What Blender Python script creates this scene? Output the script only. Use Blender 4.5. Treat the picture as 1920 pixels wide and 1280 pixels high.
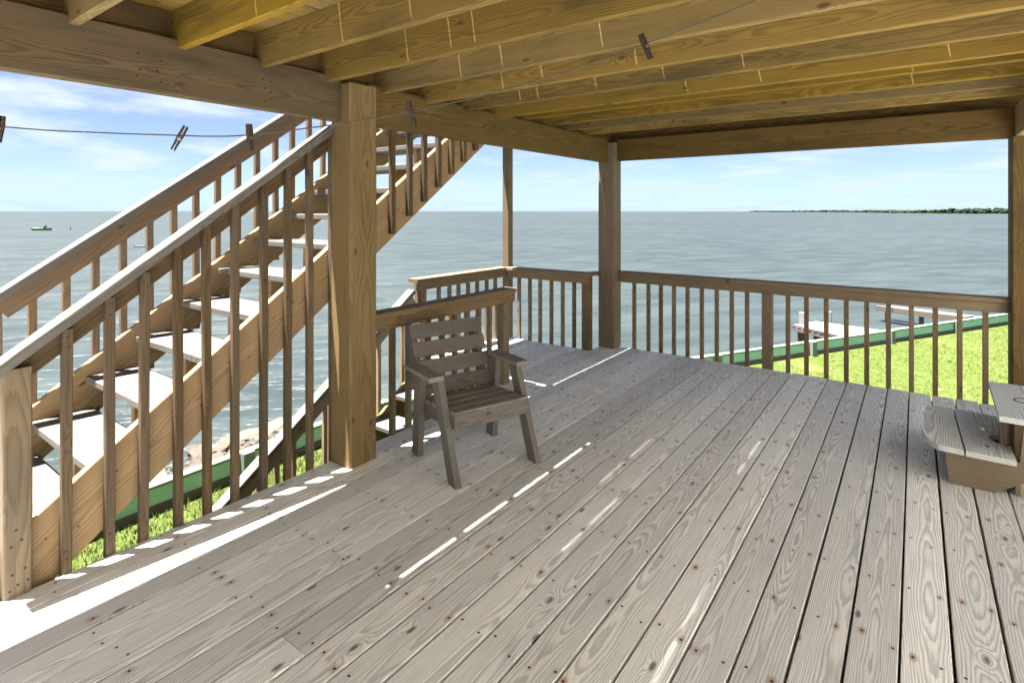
import bpy, math, random
import numpy as np
from mathutils import Vector, Matrix
random.seed(7); rng = np.random.default_rng(7)
for o in list(bpy.data.objects): bpy.data.objects.remove(o)
scene = bpy.context.scene
COL = scene.collection

# ------------------------------------------------------------------ camera
cam = bpy.data.cameras.new('camera'); cam_ob = bpy.data.objects.new('camera', cam); COL.objects.link(cam_ob)
cam.sensor_width = 36; cam.lens = 36*1035/1920; cam.shift_y = -244/1920
cam.clip_start = .05; cam.clip_end = 20000
cam_ob.location = (0, 0, 1.5); cam_ob.rotation_euler = (math.radians(90), 0, math.radians(36.18))
scene.camera = cam_ob
scene.render.resolution_x = 1024; scene.render.resolution_y = 682

# ------------------------------------------------------------------ sky, sun, exposure
SUN_DIR = Vector((-.158, -.157, 1)).normalized()       # towards the sun
elev = math.asin(SUN_DIR.z); azim = math.atan2(SUN_DIR.x, SUN_DIR.y)
world = bpy.data.worlds.new('World'); scene.world = world; world.use_nodes = True
wn = world.node_tree.nodes; wl = world.node_tree.links; wn.clear()
w_out = wn.new('ShaderNodeOutputWorld'); w_bg = wn.new('ShaderNodeBackground'); w_sky = wn.new('ShaderNodeTexSky')
w_sky.sky_type = 'NISHITA'; w_sky.sun_disc = False; w_sky.sun_elevation = elev; w_sky.sun_rotation = azim
w_sky.air_density = .19; w_sky.dust_density = 0; w_sky.ozone_density = .3
w_bg.inputs['Strength'].default_value = .05
def wmath(op, a, b=None):
    n = wn.new('ShaderNodeMath'); n.operation = op
    for i, v in enumerate((a, b)):
        if v is None: continue
        if isinstance(v, (int, float)): n.inputs[i].default_value = v
        else: wl.new(v, n.inputs[i])
    return n.outputs[0]
w_tc = wn.new('ShaderNodeTexCoord'); w_sep = wn.new('ShaderNodeSeparateXYZ'); wl.new(w_tc.outputs['Generated'], w_sep.inputs[0])
zz = wmath('ADD', wmath('MAXIMUM', w_sep.outputs[2], 0.0), .10)
w_cmb = wn.new('ShaderNodeCombineXYZ')
wl.new(wmath('DIVIDE', w_sep.outputs[0], zz), w_cmb.inputs[0]); wl.new(wmath('DIVIDE', w_sep.outputs[1], zz), w_cmb.inputs[1])
w_no = wn.new('ShaderNodeTexNoise'); w_no.inputs['Scale'].default_value = .95; w_no.inputs['Detail'].default_value = 7; w_no.inputs['Roughness'].default_value = .58
wl.new(w_cmb.outputs[0], w_no.inputs['Vector'])
w_mr = wn.new('ShaderNodeMapRange'); w_mr.interpolation_type = 'SMOOTHSTEP'
wl.new(w_no.outputs['Fac'], w_mr.inputs[0]); w_mr.inputs[1].default_value = .43; w_mr.inputs[2].default_value = .66; w_mr.inputs[4].default_value = .85
w_mix = wn.new('ShaderNodeMix'); w_mix.data_type = 'RGBA'
wl.new(w_mr.outputs[0], w_mix.inputs['Factor']); wl.new(w_sky.outputs[0], w_mix.inputs['A']); w_mix.inputs['B'].default_value = (2.75, 2.9, 3.05, 1)
w_hz = wn.new('ShaderNodeMix'); w_hz.data_type = 'RGBA'
wl.new(wmath('MULTIPLY', wmath('POWER', 2.718, wmath('MULTIPLY', wmath('MAXIMUM', w_sep.outputs[2], 0.0), -7.0)), .92), w_hz.inputs['Factor'])
wl.new(w_mix.outputs['Result'], w_hz.inputs['A']); w_hz.inputs['B'].default_value = (1.62, 2.02, 2.36, 1)
wl.new(w_hz.outputs['Result'], w_bg.inputs['Color']); wl.new(w_bg.outputs[0], w_out.inputs[0])

sun = bpy.data.lights.new('sun', 'SUN'); sun.energy = 5.0; sun.angle = math.radians(.5); sun.color = (1, .96, .89)
sun_ob = bpy.data.objects.new('sun', sun); COL.objects.link(sun_ob); sun_ob.location = (-8, -8, 50)
sun_ob.rotation_euler = SUN_DIR.to_track_quat('Z', 'Y').to_euler()
scene.view_settings.view_transform = 'Standard'; scene.view_settings.look = 'None'
scene.view_settings.exposure = 3.05; scene.view_settings.gamma = 1; scene.view_settings.use_curve_mapping = False
scene.cycles.max_bounces = 8; scene.cycles.diffuse_bounces = 6; scene.cycles.glossy_bounces = 3
scene.cycles.sample_clamp_indirect = 6

# ------------------------------------------------------------------ material helpers
class NT:
    def __init__(s, name):
        s.m = bpy.data.materials.new(name); s.m.use_nodes = True; s.t = s.m.node_tree; s.n = s.t.nodes; s.l = s.t.links; s.n.clear()
        s.out = s.n.new('ShaderNodeOutputMaterial'); s.b = s.n.new('ShaderNodeBsdfPrincipled'); s.l.new(s.b.outputs[0], s.out.inputs[0])
    def put(s, sock, v):
        if isinstance(v, (int, float)): sock.default_value = v
        elif isinstance(v, tuple):
            sock.default_value = v if len(v) == len(sock.default_value) else v + (1,)
        else: s.l.new(v, sock)
    def M(s, op, a, b=None, c=None, clamp=False):
        n = s.n.new('ShaderNodeMath'); n.operation = op; n.use_clamp = clamp
        for i, v in enumerate((a, b, c)):
            if v is not None: s.put(n.inputs[i], v)
        return n.outputs[0]
    def sep(s, v):
        n = s.n.new('ShaderNodeSeparateXYZ'); s.l.new(v, n.inputs[0]); return n.outputs
    def cmb(s, x, y, z):
        n = s.n.new('ShaderNodeCombineXYZ')
        for i, v in enumerate((x, y, z)): s.put(n.inputs[i], v)
        return n.outputs[0]
    def noise(s, vec, scale=1, detail=2, rough=.5, dist=0, dims='3D'):
        n = s.n.new('ShaderNodeTexNoise'); n.noise_dimensions = dims
        if dims == '1D': s.put(n.inputs['W'], vec)
        else: s.put(n.inputs['Vector'], vec)
        n.inputs['Scale'].default_value = scale; n.inputs['Detail'].default_value = detail; n.inputs['Roughness'].default_value = rough; n.inputs['Distortion'].default_value = dist
        return n.outputs['Fac']
    def ramp(s, v, a, b, lo=0., hi=1., smooth=True):
        n = s.n.new('ShaderNodeMapRange'); n.interpolation_type = 'SMOOTHSTEP' if smooth else 'LINEAR'; n.clamp = True if not smooth else n.clamp
        for i, x in enumerate((v, a, b, lo, hi)): s.put(n.inputs[i], x)
        return n.outputs[0]
    def mix(s, f, a, b, mode='MIX'):
        n = s.n.new('ShaderNodeMix'); n.data_type = 'RGBA'; n.blend_type = mode
        s.put(n.inputs['Factor'], f); s.put(n.inputs['A'], a); s.put(n.inputs['B'], b); return n.outputs['Result']
    def bump(s, h, strength, dist):
        n = s.n.new('ShaderNodeBump'); s.put(n.inputs['Height'], h); s.put(n.inputs['Strength'], strength); n.inputs['Distance'].default_value = dist
        s.l.new(n.outputs[0], s.b.inputs['Normal']); return n
    def fin(s, col, rough=.8, spec=.3):
        s.put(s.b.inputs['Base Color'], col); s.put(s.b.inputs['Roughness'], rough); s.b.inputs['Specular IOR Level'].default_value = spec; return s.m

def wood(name, early, late, stain, freq=150, contrast=.7, knots=.02, kdark=(.05, .03, .015), vary=.3, crack=.5, stain_amt=.6, nails=False, bumpd=.0012, rough=.82, spec=.25, swirl=.06, fibre=.5):
    """sawn timber: growth rings of a log cut by the plank, bent round knots; local X runs along the grain"""
    t = NT(name)
    tc = t.n.new('ShaderNodeTexCoord').outputs['Object']; rnd = t.n.new('ShaderNodeObjectInfo').outputs['Random']
    x, y, z = t.sep(tc)
    r2 = t.M('FRACT', t.M('MULTIPLY', rnd, 17.31)); r3 = t.M('FRACT', t.M('MULTIPLY', rnd, 57.7)); r4 = t.M('FRACT', t.M('MULTIPLY', rnd, 131.9))
    xs = t.M('ADD', x, t.M('MULTIPLY', rnd, 371.0))
    n1 = t.noise(t.M('MULTIPLY', xs, .9), 1, 2, .5, dims='1D')
    n2 = t.noise(t.M('ADD', t.M('MULTIPLY', xs, .6), 50.0), 1, 2, .5, dims='1D')
    cy = t.M('ADD', t.M('MULTIPLY', t.M('SUBTRACT', r2, .5), .10), t.M('MULTIPLY', t.M('SUBTRACT', n2, .5), .05))
    cz = t.M('ADD', t.M('MULTIPLY', r3, -.07), t.M('ADD', -.015, t.M('MULTIPLY', t.M('SUBTRACT', n1, .5), swirl)))
    # knots
    kx, ky = 1.25, 6.0
    kv = t.cmb(t.M('MULTIPLY', xs, kx), t.M('MULTIPLY', t.M('ADD', y, t.M('MULTIPLY', r4, 9.0)), ky), t.M('MULTIPLY', z, 2.0))
    vo = t.n.new('ShaderNodeTexVoronoi'); vo.voronoi_dimensions = '2D'; vo.inputs['Scale'].default_value = 1; t.l.new(kv, vo.inputs['Vector'])
    px, py, pz = t.sep(vo.outputs['Position']); vx, vy, vz = t.sep(kv)
    dx = t.M('MULTIPLY', t.M('SUBTRACT', px, vx), .42/kx); dy = t.M('DIVIDE', t.M('SUBTRACT', py, vy), ky)
    kd = t.M('SQRT', t.M('ADD', t.M('MULTIPLY', dx, dx), t.M('MULTIPLY', dy, dy)))
    kpick = t.M('GREATER_THAN', t.sep(vo.outputs['Color'])[0], .45)
    kb = t.M('MULTIPLY', kpick, t.M('POWER', 2.718, t.M('MULTIPLY', -1.0, t.M('MULTIPLY', t.M('DIVIDE', kd, .024), t.M('DIVIDE', kd, .024)))))
    yy = t.M('SUBTRACT', y, cy); zz_ = t.M('SUBTRACT', z, cz)
    r = t.M('SQRT', t.M('ADD', t.M('MULTIPLY', yy, yy), t.M('MULTIPLY', zz_, zz_)))
    wob = t.noise(t.cmb(t.M('MULTIPLY', xs, 3.0), t.M('MULTIPLY', y, 22.0), t.M('MULTIPLY', z, 22.0)), 1, 3, .55)
    r = t.M('ADD', r, t.M('ADD', t.M('MULTIPLY', kb, knots), t.M('MULTIPLY', wob, .012)))
    ph = t.M('FRACT', t.M('MULTIPLY', r, freq))
    lw = t.M('MULTIPLY', t.ramp(ph, .25, .85), t.ramp(ph, 1.0, .9))
    fib = t.noise(t.cmb(t.M('MULTIPLY', xs, 5.0), t.M('MULTIPLY', y, 210.0), t.M('MULTIPLY', z, 210.0)), 1, 3, .6)
    blot = t.noise(t.cmb(t.M('MULTIPLY', xs, 1.3), t.M('MULTIPLY', y, 7.0), t.M('ADD', z, t.M('MULTIPLY', rnd, 33.0))), 1, 4, .6)
    col = t.mix(t.M('MULTIPLY', lw, contrast), early, late)
    col = t.mix(t.ramp(blot, .45, .72, 0, stain_amt), col, t.mix(t.M('MULTIPLY', lw, contrast*.8), stain, tuple(c*.55 for c in stain)))
    val = t.M('MULTIPLY', t.M('ADD', 1-fibre/2, t.M('MULTIPLY', fib, fibre)), t.M('ADD', 1-vary/2, t.M('MULTIPLY', r4, vary)))
    hs = t.n.new('ShaderNodeHueSaturation'); t.put(hs.inputs['Value'], val); t.put(hs.inputs['Saturation'], t.M('ADD', .85, t.M('MULTIPLY', r3, .35))); t.l.new(col, hs.inputs['Color'])
    col = hs.outputs[0]
    # knot hearts and checks
    core = t.M('MULTIPLY', kpick, t.ramp(t.M('ADD', kd, t.M('MULTIPLY', fib, .005)), .016, .007))
    col = t.mix(t.M('MULTIPLY', core, .8), col, kdark)
    ck = t.noise(t.cmb(t.M('MULTIPLY', xs, 1.6), t.M('MULTIPLY', y, 75.0), t.M('ADD', t.M('MULTIPLY', z, 75.0), t.M('MULTIPLY', rnd, 60.0))), 1, 2, .5)
    ckm = t.ramp(ck, .70, .76, 0, crack)
    col = t.mix(ckm, col, tuple(c*.25 for c in late))
    h = fib
    if nails:
        Y = t.sep(t.n.new('ShaderNodeNewGeometry').outputs['Position'])[1]
        row = t.M('DIVIDE', t.M('SUBTRACT', Y, 1.117), .40); k = t.M('ROUND', row)
        side = t.M('SIGN', y)
        wnz = t.n.new('ShaderNodeTexWhiteNoise'); wnz.noise_dimensions = '3D'; t.l.new(t.cmb(k, side, t.M('MULTIPLY', rnd, 97.0)), wnz.inputs['Vector'])
        j1, j2, j3 = t.sep(wnz.outputs['Color'])
        dl = t.M('ADD', t.M('MULTIPLY', t.M('SUBTRACT', row, k), .40), t.M('MULTIPLY', t.M('SUBTRACT', j1, .5), .05))
        dw = t.M('ADD', t.M('SUBTRACT', t.M('ABSOLUTE', y), .040), t.M('MULTIPLY', t.M('SUBTRACT', j2, .5), .034))
        dn = t.M('SQRT', t.M('ADD', t.M('MULTIPLY', dl, dl), t.M('MULTIPLY', dw, dw)))
        dr = t.M('SQRT', t.M('ADD', t.M('MULTIPLY', t.M('MULTIPLY', dl, dl), .35), t.M('MULTIPLY', dw, dw)))
        rust = t.M('MULTIPLY', t.ramp(t.M('ADD', dr, t.M('MULTIPLY', t.M('SUBTRACT', fib, .5), .012)), .020, .003), t.ramp(j3, .25, 1.0, .03, .75))
        col = t.mix(rust, col, (.36, .15, .045))
        nm = t.ramp(dn, .0062, .0042)
        col = t.mix(nm, col, (.018, .010, .006))
    t.bump(h, .8, bumpd)
    return t.fin(col, rough, spec)

W_DECK = wood('weathered_deck_wood', (.79, .775, .74), (.38, .36, .335), (.66, .65, .625), rough=.52, spec=.4, freq=185, contrast=.66, vary=.40, fibre=.85, swirl=.06, stain_amt=.55, crack=.45, nails=True, bumpd=.0016)
W_JOIST = wood('treated_joist_wood', (.215, .147, .045), (.105, .066, .018), (.090, .068, .027), freq=170, contrast=.6, vary=.5, stain_amt=.85, crack=.25, rough=.75)
W_BEAM = wood('stained_beam_wood', (.118, .080, .035), (.058, .037, .016), (.054, .043, .020), freq=170, contrast=.7, vary=.2, stain_amt=.8, crack=.5)
W_POST = wood('timber_post_wood', (.195, .143, .080), (.110, .074, .038), (.12, .094, .053), freq=150, contrast=.55, vary=.2, stain_amt=.6, crack=.6)
W_POSTG = wood('greyed_post_wood', (.175, .132, .086), (.102, .073, .045), (.115, .096, .068), freq=100, contrast=.6, vary=.2, stain_amt=.7, crack=.7)
W_RAILD = wood('brown_stair_baluster_wood', (.105, .072, .042), (.058, .038, .022), (.07, .052, .034), freq=130, contrast=.65, vary=.4, stain_amt=.6, crack=.5)
W_RAIL = wood('weathered_rail_wood', (.195, .140, .085), (.112, .077, .045), (.132, .101, .066), freq=130, contrast=.65, vary=.3, stain_amt=.6, crack=.5)
W_STAIRR = wood('brown_stair_rail_wood', (.172, .121, .079), (.102, .068, .042), (.12, .089, .06), freq=120, contrast=.6, vary=.25, stain_amt=.5, crack=.35)
W_STAIR = wood('tan_stair_wood', (.31, .220, .128), (.175, .114, .06), (.215, .157, .096), freq=110, contrast=.6, vary=.25, stain_amt=.5, crack=.35)
W_TREAD = wood('bleached_tread_wood', (.130, .121, .110), (.066, .058, .050), (.105, .096, .087), freq=120, contrast=.6, vary=.15, stain_amt=.4, crack=.5)
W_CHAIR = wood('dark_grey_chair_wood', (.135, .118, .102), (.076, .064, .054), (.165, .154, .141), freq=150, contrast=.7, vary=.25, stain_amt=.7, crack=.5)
W_CHAIRS = wood('lightened_chair_slat_wood', (.225, .20, .175), (.13, .111, .095), (.255, .24, .22), freq=150, contrast=.7, vary=.2, stain_amt=.7, crack=.5)  # chair wood lightened for flat parts, offsetting the little light they get
W_BENCH = wood('silver_bench_wood', (.60, .61, .59), (.34, .34, .325), (.47, .49, .48), freq=110, contrast=.8, vary=.15, stain_amt=.5, crack=.6)
W_BENCHP = wood('brown_bench_wood', (.21, .158, .10), (.135, .097, .06), (.155, .12, .08), freq=70, contrast=.7, vary=.15, stain_amt=.5, crack=.6)
W_PIN = wood('clothespin_wood', (.036, .026, .018), (.024, .017, .012), (.022, .018, .015), freq=400, contrast=.5, knots=0, vary=.4, stain_amt=.8, crack=.2, bumpd=.0003)
W_OLD = wood('old_timber', (.13, .112, .095), (.07, .058, .048), (.10, .09, .08), freq=100, contrast=.7, vary=.3, stain_amt=.7, crack=.7)

# ------------------------------------------------------------------ geometry helpers
def link(name, me, mat, parent=None, mw=None):
    o = bpy.data.objects.new(name, me); COL.objects.link(o)
    if mat and not me.materials: me.materials.append(mat)
    if mw is not None: o.matrix_basis = mw
    if parent is not None:
        o.parent = parent; o.matrix_parent_inverse = parent.matrix_basis.inverted()
    return o
def mesh(verts, faces, smooth=False):
    me = bpy.data.meshes.new('m'); me.from_pydata([tuple(v) for v in verts], [], [tuple(f) for f in faces])
    if smooth:
        for p in me.polygons: p.use_smooth = True
    me.update(); return me
def prism(L, W, T, ch=.004):
    """plank along local X, chamfered along its length"""
    h, w, t = L/2, W/2, T/2; c = min(ch, w*.4, t*.4)
    sec = [(-w+c, -t), (w-c, -t), (w, -t+c), (w, t-c), (w-c, t), (-w+c, t), (-w, t-c), (-w, -t+c)]
    v = [(-h, a, b) for a, b in sec] + [(h, a, b) for a, b in sec]
    f = [(i, (i+1) % 8, 8+(i+1) % 8, 8+i) for i in range(8)] + [tuple(reversed(range(8))), tuple(range(8, 16))]
    return mesh(v, [tuple(reversed(q)) for q in f][:8] and f)
_pc = {}
def plank(name, p0, p1, W, T, mat, parent=None, up=(0, 0, 1), ch=.004):
    p0, p1, up = Vector(p0), Vector(p1), Vector(up)
    d = p1-p0; L = d.length; x = d/L; z = (up - x*up.dot(x)).normalized(); y = z.cross(x)
    key = (round(L, 3), round(W, 4), round(T, 4), mat.name)
    if key not in _pc: _pc[key] = prism(L, W, T, ch)
    mw = Matrix((x, y, z)).transposed().to_4x4(); mw.translation = (p0+p1)/2
    return link(name, _pc[key], mat, parent, mw)
def empty(name, loc):
    o = bpy.data.objects.new(name, None); COL.objects.link(o); o.location = loc; o.empty_display_size = .1
    o.matrix_basis = Matrix.Translation(loc); return o
def tag(o, label=None, cat=None, group=None, kind=None):
    if label: o['label'] = label
    if cat: o['category'] = cat
    if group: o['group'] = group
    if kind: o['kind'] = kind
    return o
NAILS = {}
def nail(root, p, n, r=.0042): NAILS.setdefault(root.name, (root, []))[1].append((Vector(p), Vector(n), r))
def build_nails():
    for root, lst in NAILS.values():
        vs, fs = [], []
        for p, n, r in lst:
            n = n.normalized(); a = n.orthogonal().normalized(); b = n.cross(a); k0 = len(vs)
            for i in range(7): vs.append(p+n*.0008+(a*math.cos(i*math.tau/7)+b*math.sin(i*math.tau/7))*r)
            vs.append(p+n*.0022)
            for i in range(7): fs.append((k0+i, k0+(i+1) % 7, k0+7))
        o = link('nail_heads', mesh(vs, fs), NAILM, root); o['kind'] = 'stuff'
def vpost(name, x0, x1, y0, y1, z0, z1, mat, parent=None, ch=.006):
    return plank(name, ((x0+x1)/2, (y0+y1)/2, z0), ((x0+x1)/2, (y0+y1)/2, z1), y1-y0, x1-x0, mat, parent, up=(1, 0, 0), ch=ch)

# ------------------------------------------------------------------ water, lawn, shore
ZG, ZW = -1.30, -1.90
t = NT('bay_water')
P = t.n.new('ShaderNodeNewGeometry').outputs['Position']; wx, wy, _ = t.sep(P)
ca, sa = math.cos(math.radians(52)), math.sin(math.radians(52))
u = t.M('ADD', t.M('MULTIPLY', wx, ca), t.M('MULTIPLY', wy, sa)); v = t.M('SUBTRACT', t.M('MULTIPLY', wy, ca), t.M('MULTIPLY', wx, sa))
h1 = t.noise(t.cmb(t.M('MULTIPLY', u, .28), t.M('MULTIPLY', v, .75), 0.0), 1, 3, .55, .4)
h2 = t.noise(t.cmb(t.M('MULTIPLY', u, .9), t.M('MULTIPLY', v, 2.6), 3.0), 1, 4, .6, .6)
h3 = t.noise(t.cmb(t.M('MULTIPLY', u, 4.0), t.M('MULTIPLY', v, 9.0), 7.0), 1, 3, .6)
h0 = t.noise(t.cmb(t.M('MULTIPLY', u, .09), t.M('MULTIPLY', v, .26), 11.0), 1, 3, .55, .5)
hh = t.M('ADD', t.M('MULTIPLY', h0, 1.6), t.M('ADD', t.M('MULTIPLY', h1, 1.1), t.M('ADD', t.M('MULTIPLY', h2, .45), t.M('MULTIPLY', h3, .07))))
big = t.noise(t.cmb(t.M('MULTIPLY', u, .02), t.M('MULTIPLY', v, .05), 0.0), 1, 3, .5)
wc = t.mix(t.ramp(t.M('ADD', t.M('MULTIPLY', h1, .7), t.M('MULTIPLY', big, .3)), .35, .65), (.017, .0245, .025), (.032, .0415, .041))
t.bump(hh, .8, .36)
WATER = t.fin(wc, .40, .5); t.b.inputs['IOR'].default_value = 1.33
R = 9000
wm = mesh([(-R, -R, ZW), (R, -R, ZW), (R, R, ZW), (-R, R, ZW)], [(0, 1, 2, 3)])
tag(link('water', wm, WATER), kind='structure')

# seawall line in plan
A = [(-5.70, -14.0), (-5.70, 1.2), (-5.78, 4.87), (-2.87, 10.0), (1.91, 18.43), (14.0, 39.8), (40.0, 86.0)]
t = NT('lawn_ground')
P = t.n.new('ShaderNodeNewGeometry').outputs['Position']
g1 = t.noise(P, .9, 4, .6); g2 = t.noise(P, 14, 3, .6); g3 = t.noise(P, 2.3, 3, .6)
gc = t.mix(t.ramp(g2, .3, .7), (.042, .064, .015), (.074, .090, .027))
gc = t.mix(t.ramp(g1, .52, .70, 0, .6), gc, (.11, .125, .04))
gc = t.mix(t.ramp(g3, .66, .76, 0, .75), gc, (.20, .165, .12))
t.bump(g2, .6, .03)
LAWN = t.fin(gc, .95, .0)
lv = [(x, y, ZG) for x, y in A] + [(90, 86, ZG), (90, -14, ZG)]
tag(link('lawn', mesh(lv, [tuple(reversed(range(len(lv))))]), LAWN), kind='structure')
# bank falling from the wall to the water
t = NT('shore_rubble_ground')
P = t.n.new('ShaderNodeNewGeometry').outputs['Position']
g1 = t.noise(P, 3, 5, .65); g2 = t.noise(P, 22, 4, .6)
gc = t.mix(g1, (.085, .071, .056), (.045, .039, .033)); gc = t.mix(t.ramp(g2, .4, .7), gc, (.115, .10, .082))
t.bump(t.M('ADD', g1, g2), 1., .06); BANK = t.fin(gc, .95, .1)
bw = [2.3, 2.3, 2.3, 1.6, 1.3, 1.3, 1.3]
nrm = []
for i in range(len(A)):
    a = Vector(A[max(i-1, 0)]); b = Vector(A[min(i+1, len(A)-1)]); d = (b-a).normalized(); nrm.append(Vector((-d.y, d.x)))
bv, bf = [], []
for i, (p, n) in enumerate(zip(A, nrm)):
    bv += [(p[0]+n.x*.05, p[1]+n.y*.05, ZG-.03), (p[0]+n.x*bw[i], p[1]+n.y*bw[i], ZW-.1), (p[0]+n.x*bw[i]*2, p[1]+n.y*bw[i]*2, ZW-.9)]
for i in range(len(A)-1):
    for k in (0, 1): bf.append((i*3+k, i*3+k+1, i*3+4+k, i*3+3+k))
tag(link('shore_bank', mesh(bv, bf), BANK), kind='structure')

# ------------------------------------------------------------------ lower deck
e0, PITCH = -2.697, .1474
Y0, Y1 = -2.6, 5.66
deck = empty('deck', (0, 0, 0)); tag(deck, kind='structure')
butts = {6: 1.094, 2: 1.512, 4: 1.50, 3: 4.41, 17: 4.385, 9: -.4, 12: 3.6, 20: 1.9, 14: 1.1, 22: 3.1}
kmax = int((3.2-e0)/PITCH)
for k in range(-1, kmax):
    xc = e0+PITCH*(k+.5); cuts = [Y0, Y1]
    if k in butts: cuts = [Y0, butts[k], Y1]
    elif k > 22 and k % 3: cuts = [Y0, random.uniform(0, 4), Y1]
    for a, b in zip(cuts[:-1], cuts[1:]):
        g = .0012 if len(cuts) > 2 else 0
        dz = random.uniform(-.0015, .0015); dx = random.uniform(-.0012, .0012)
        y1 = b + (random.uniform(-.012, .012) if b == Y1 else -g)
        plank('deck_board', (xc+dx, a+g, -.019+dz), (xc+random.uniform(-.001, .001), y1, -.019+dz+random.uniform(-.0008, .0008)), .1396-random.uniform(0, .002), .038, W_DECK, deck, ch=.003)
for k in range(-9, -1):      # landing boards at the head of the lower stair and a pad at the foot of the upper stair
    xc = e0+PITCH*(k+.5)
    plank('deck_board', (xc, 3.72, -.019), (xc, 5.30+random.uniform(-.01, .01), -.019), .1396, .038, W_DECK, deck)
    plank('deck_board', (xc, Y0, -.019), (xc, .44, -.019), .1396, .038, W_DECK, deck)
def rim(name, p0, p1, h=.19, zt=-.040): return plank(name, (p0[0], p0[1], zt-h/2), (p1[0], p1[1], zt-h/2), .038, h, W_POSTG, deck)
rim('rim_joist', (-2.815, Y0+.02), (-2.815, 5.60)); rim('rim_joist', (-2.83, 5.61), (3.1, 5.61)); rim('rim_joist', (-3.98, 3.76), (-2.84, 3.76))
rim('rim_joist', (-3.955, 3.80), (-3.955, 5.26)); rim('rim_joist', (-3.98, 5.262), (-2.84, 5.262)); rim('rim_joist', (-4.0, .40), (-2.84, .40))
for i in range(-9, 12): rim('floor_joist', (-2.79, 1.117+.4*i), (3.1, 1.117+.4*i))
for x in (-2.6, 0.6, 3.0):
    for y in (-2.2, 1.9): vpost('footing_post', x-.07, x+.07, y-.07, y+.07, ZG-.3, -.235, W_POSTG, deck)
vpost('footing_post', -3.98, -3.84, 3.80, 3.94, ZG-.3, -.235, W_POSTG, deck)

# ------------------------------------------------------------------ posts carrying the upper deck
def thing_post(x0, x1, y0, y1, z0, z1, mat, label, ch=.012):
    return tag(vpost('support_post', x0, x1, y0, y1, z0, z1, mat, ch=ch), label, 'post', 'posts under the upper deck')
thing_post(-2.842, -2.650, 2.035, 2.233, .001, 2.249, W_POST, 'thick brown timber post beside the stairs, left of the grey chair')
thing_post(-2.852, -2.656, 5.520, 5.700, .001, 2.249, W_POSTG, 'thick weathered post at the far corner where the railings meet')
thing_post(.578, .770, 5.55, 5.74, -.2, 2.06, W_BEAM, 'dark timber post at the right edge of the view')
thing_post(-4.020, -3.928, 5.300, 5.392, ZG-.2, 2.30, W_RAIL, 'slender tall post at the outer corner of the landing railing', ch=.005)

# ------------------------------------------------------------------ upper deck: beams, joists, boards
upper = empty('upper_deck', (0, 0, 2.25)); tag(upper, kind='structure')
ZB, ZT = 2.250, 2.434
def beam(name, p0, p1, z0, z1, T, mat): return plank(name, (p0[0], p0[1], (z0+z1)/2), (p1[0], p1[1], (z0+z1)/2), z1-z0, T, mat, upper, up=Vector((p1[0]-p0[0], p1[1]-p0[1], 0)).normalized().cross(Vector((0, 0, 1))))
bx = -2.736
beam('beam', (bx-.036, -.10), (bx-.036, 2.033), 2.032, 2.288, .072, W_BEAM)
beam('beam', (bx-.036, 2.235), (bx-.036, 5.518), 2.036, 2.288, .072, W_BEAM)
beam('rim_joist', (bx-.095, -.10), (bx-.095, 5.80), ZB+.002, ZT, .038, W_BEAM)
beam('beam', (-2.654, 5.636), (.80, 5.636), 2.054, 2.286, .072, W_BEAM)
beam('rim_joist', (-2.80, 5.785), (.80, 5.785), ZB+.002, ZT, .038, W_BEAM)
beam('beam', (.640, -.10), (.640, 5.598), 2.062, 2.292, .072, W_STAIR)
js = [-.064, .336]+[.736, 1.142, 1.540, 1.935, 2.335, 2.728, 3.122, 3.515]
for y in js: beam('joist', (-2.812, y+.019), (.80, y+.019), ZB+random.uniform(-.003, .003), ZT, .038, W_JOIST)
for y in (3.925, 4.325, 4.715):
    zb = 2.296
    beam('joist', (-2.812, y+.019), (.80, y+.019), zb, ZT, .038, W_JOIST); beam('joist', (-2.812, y+.062), (.80, y+.062), zb+.006, ZT, .038, W_JOIST)
beam('joist', (-2.812, 5.115), (.80, 5.115), 2.296, ZT, .038, W_JOIST)
gapw = {k_: .009 for k_ in (-1, 2, 3, 6, 7, 9, 14, 15)}; gapw[0] = .0086
JY = [.736, 1.142, 1.540, 1.935, 2.335, 2.728, 3.122, 3.515, 3.925, 4.325, 4.715, 5.60]
lit = {-1: [6], 0: [6, 11], 2: [3, 4, 5], 3: [2, 3, 6, 8], 6: [4, 5, 6, 7, 11], 7: [], 9: [6, 7], 14: [8, 9], 15: [7]}      # joists that catch sun through a gap
sliver = {2: [(2.36, 3.12)], 3: [(1.72, 2.28)], 6: [(2.93, 3.50)], 7: [(1.30, 1.88)]}
xg = lambda k: -2.093+.1470*k
def half(k): return gapw.get(k, .0025)/2
edges = [(-2.912, xg(-5)-.0012)]
kk = -5
while xg(kk) < .75:
    edges.append((xg(kk)+half(kk), xg(kk+1)-half(kk+1))); kk += 1
for a, b in edges:
    j_ = 0
    plank('upper_board', ((a+b)/2+j_, -.13, ZT+.0145), ((a+b)/2-j_, 5.95, ZT+.0145), b-a, .027, W_JOIST, upper, ch=.002)
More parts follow.
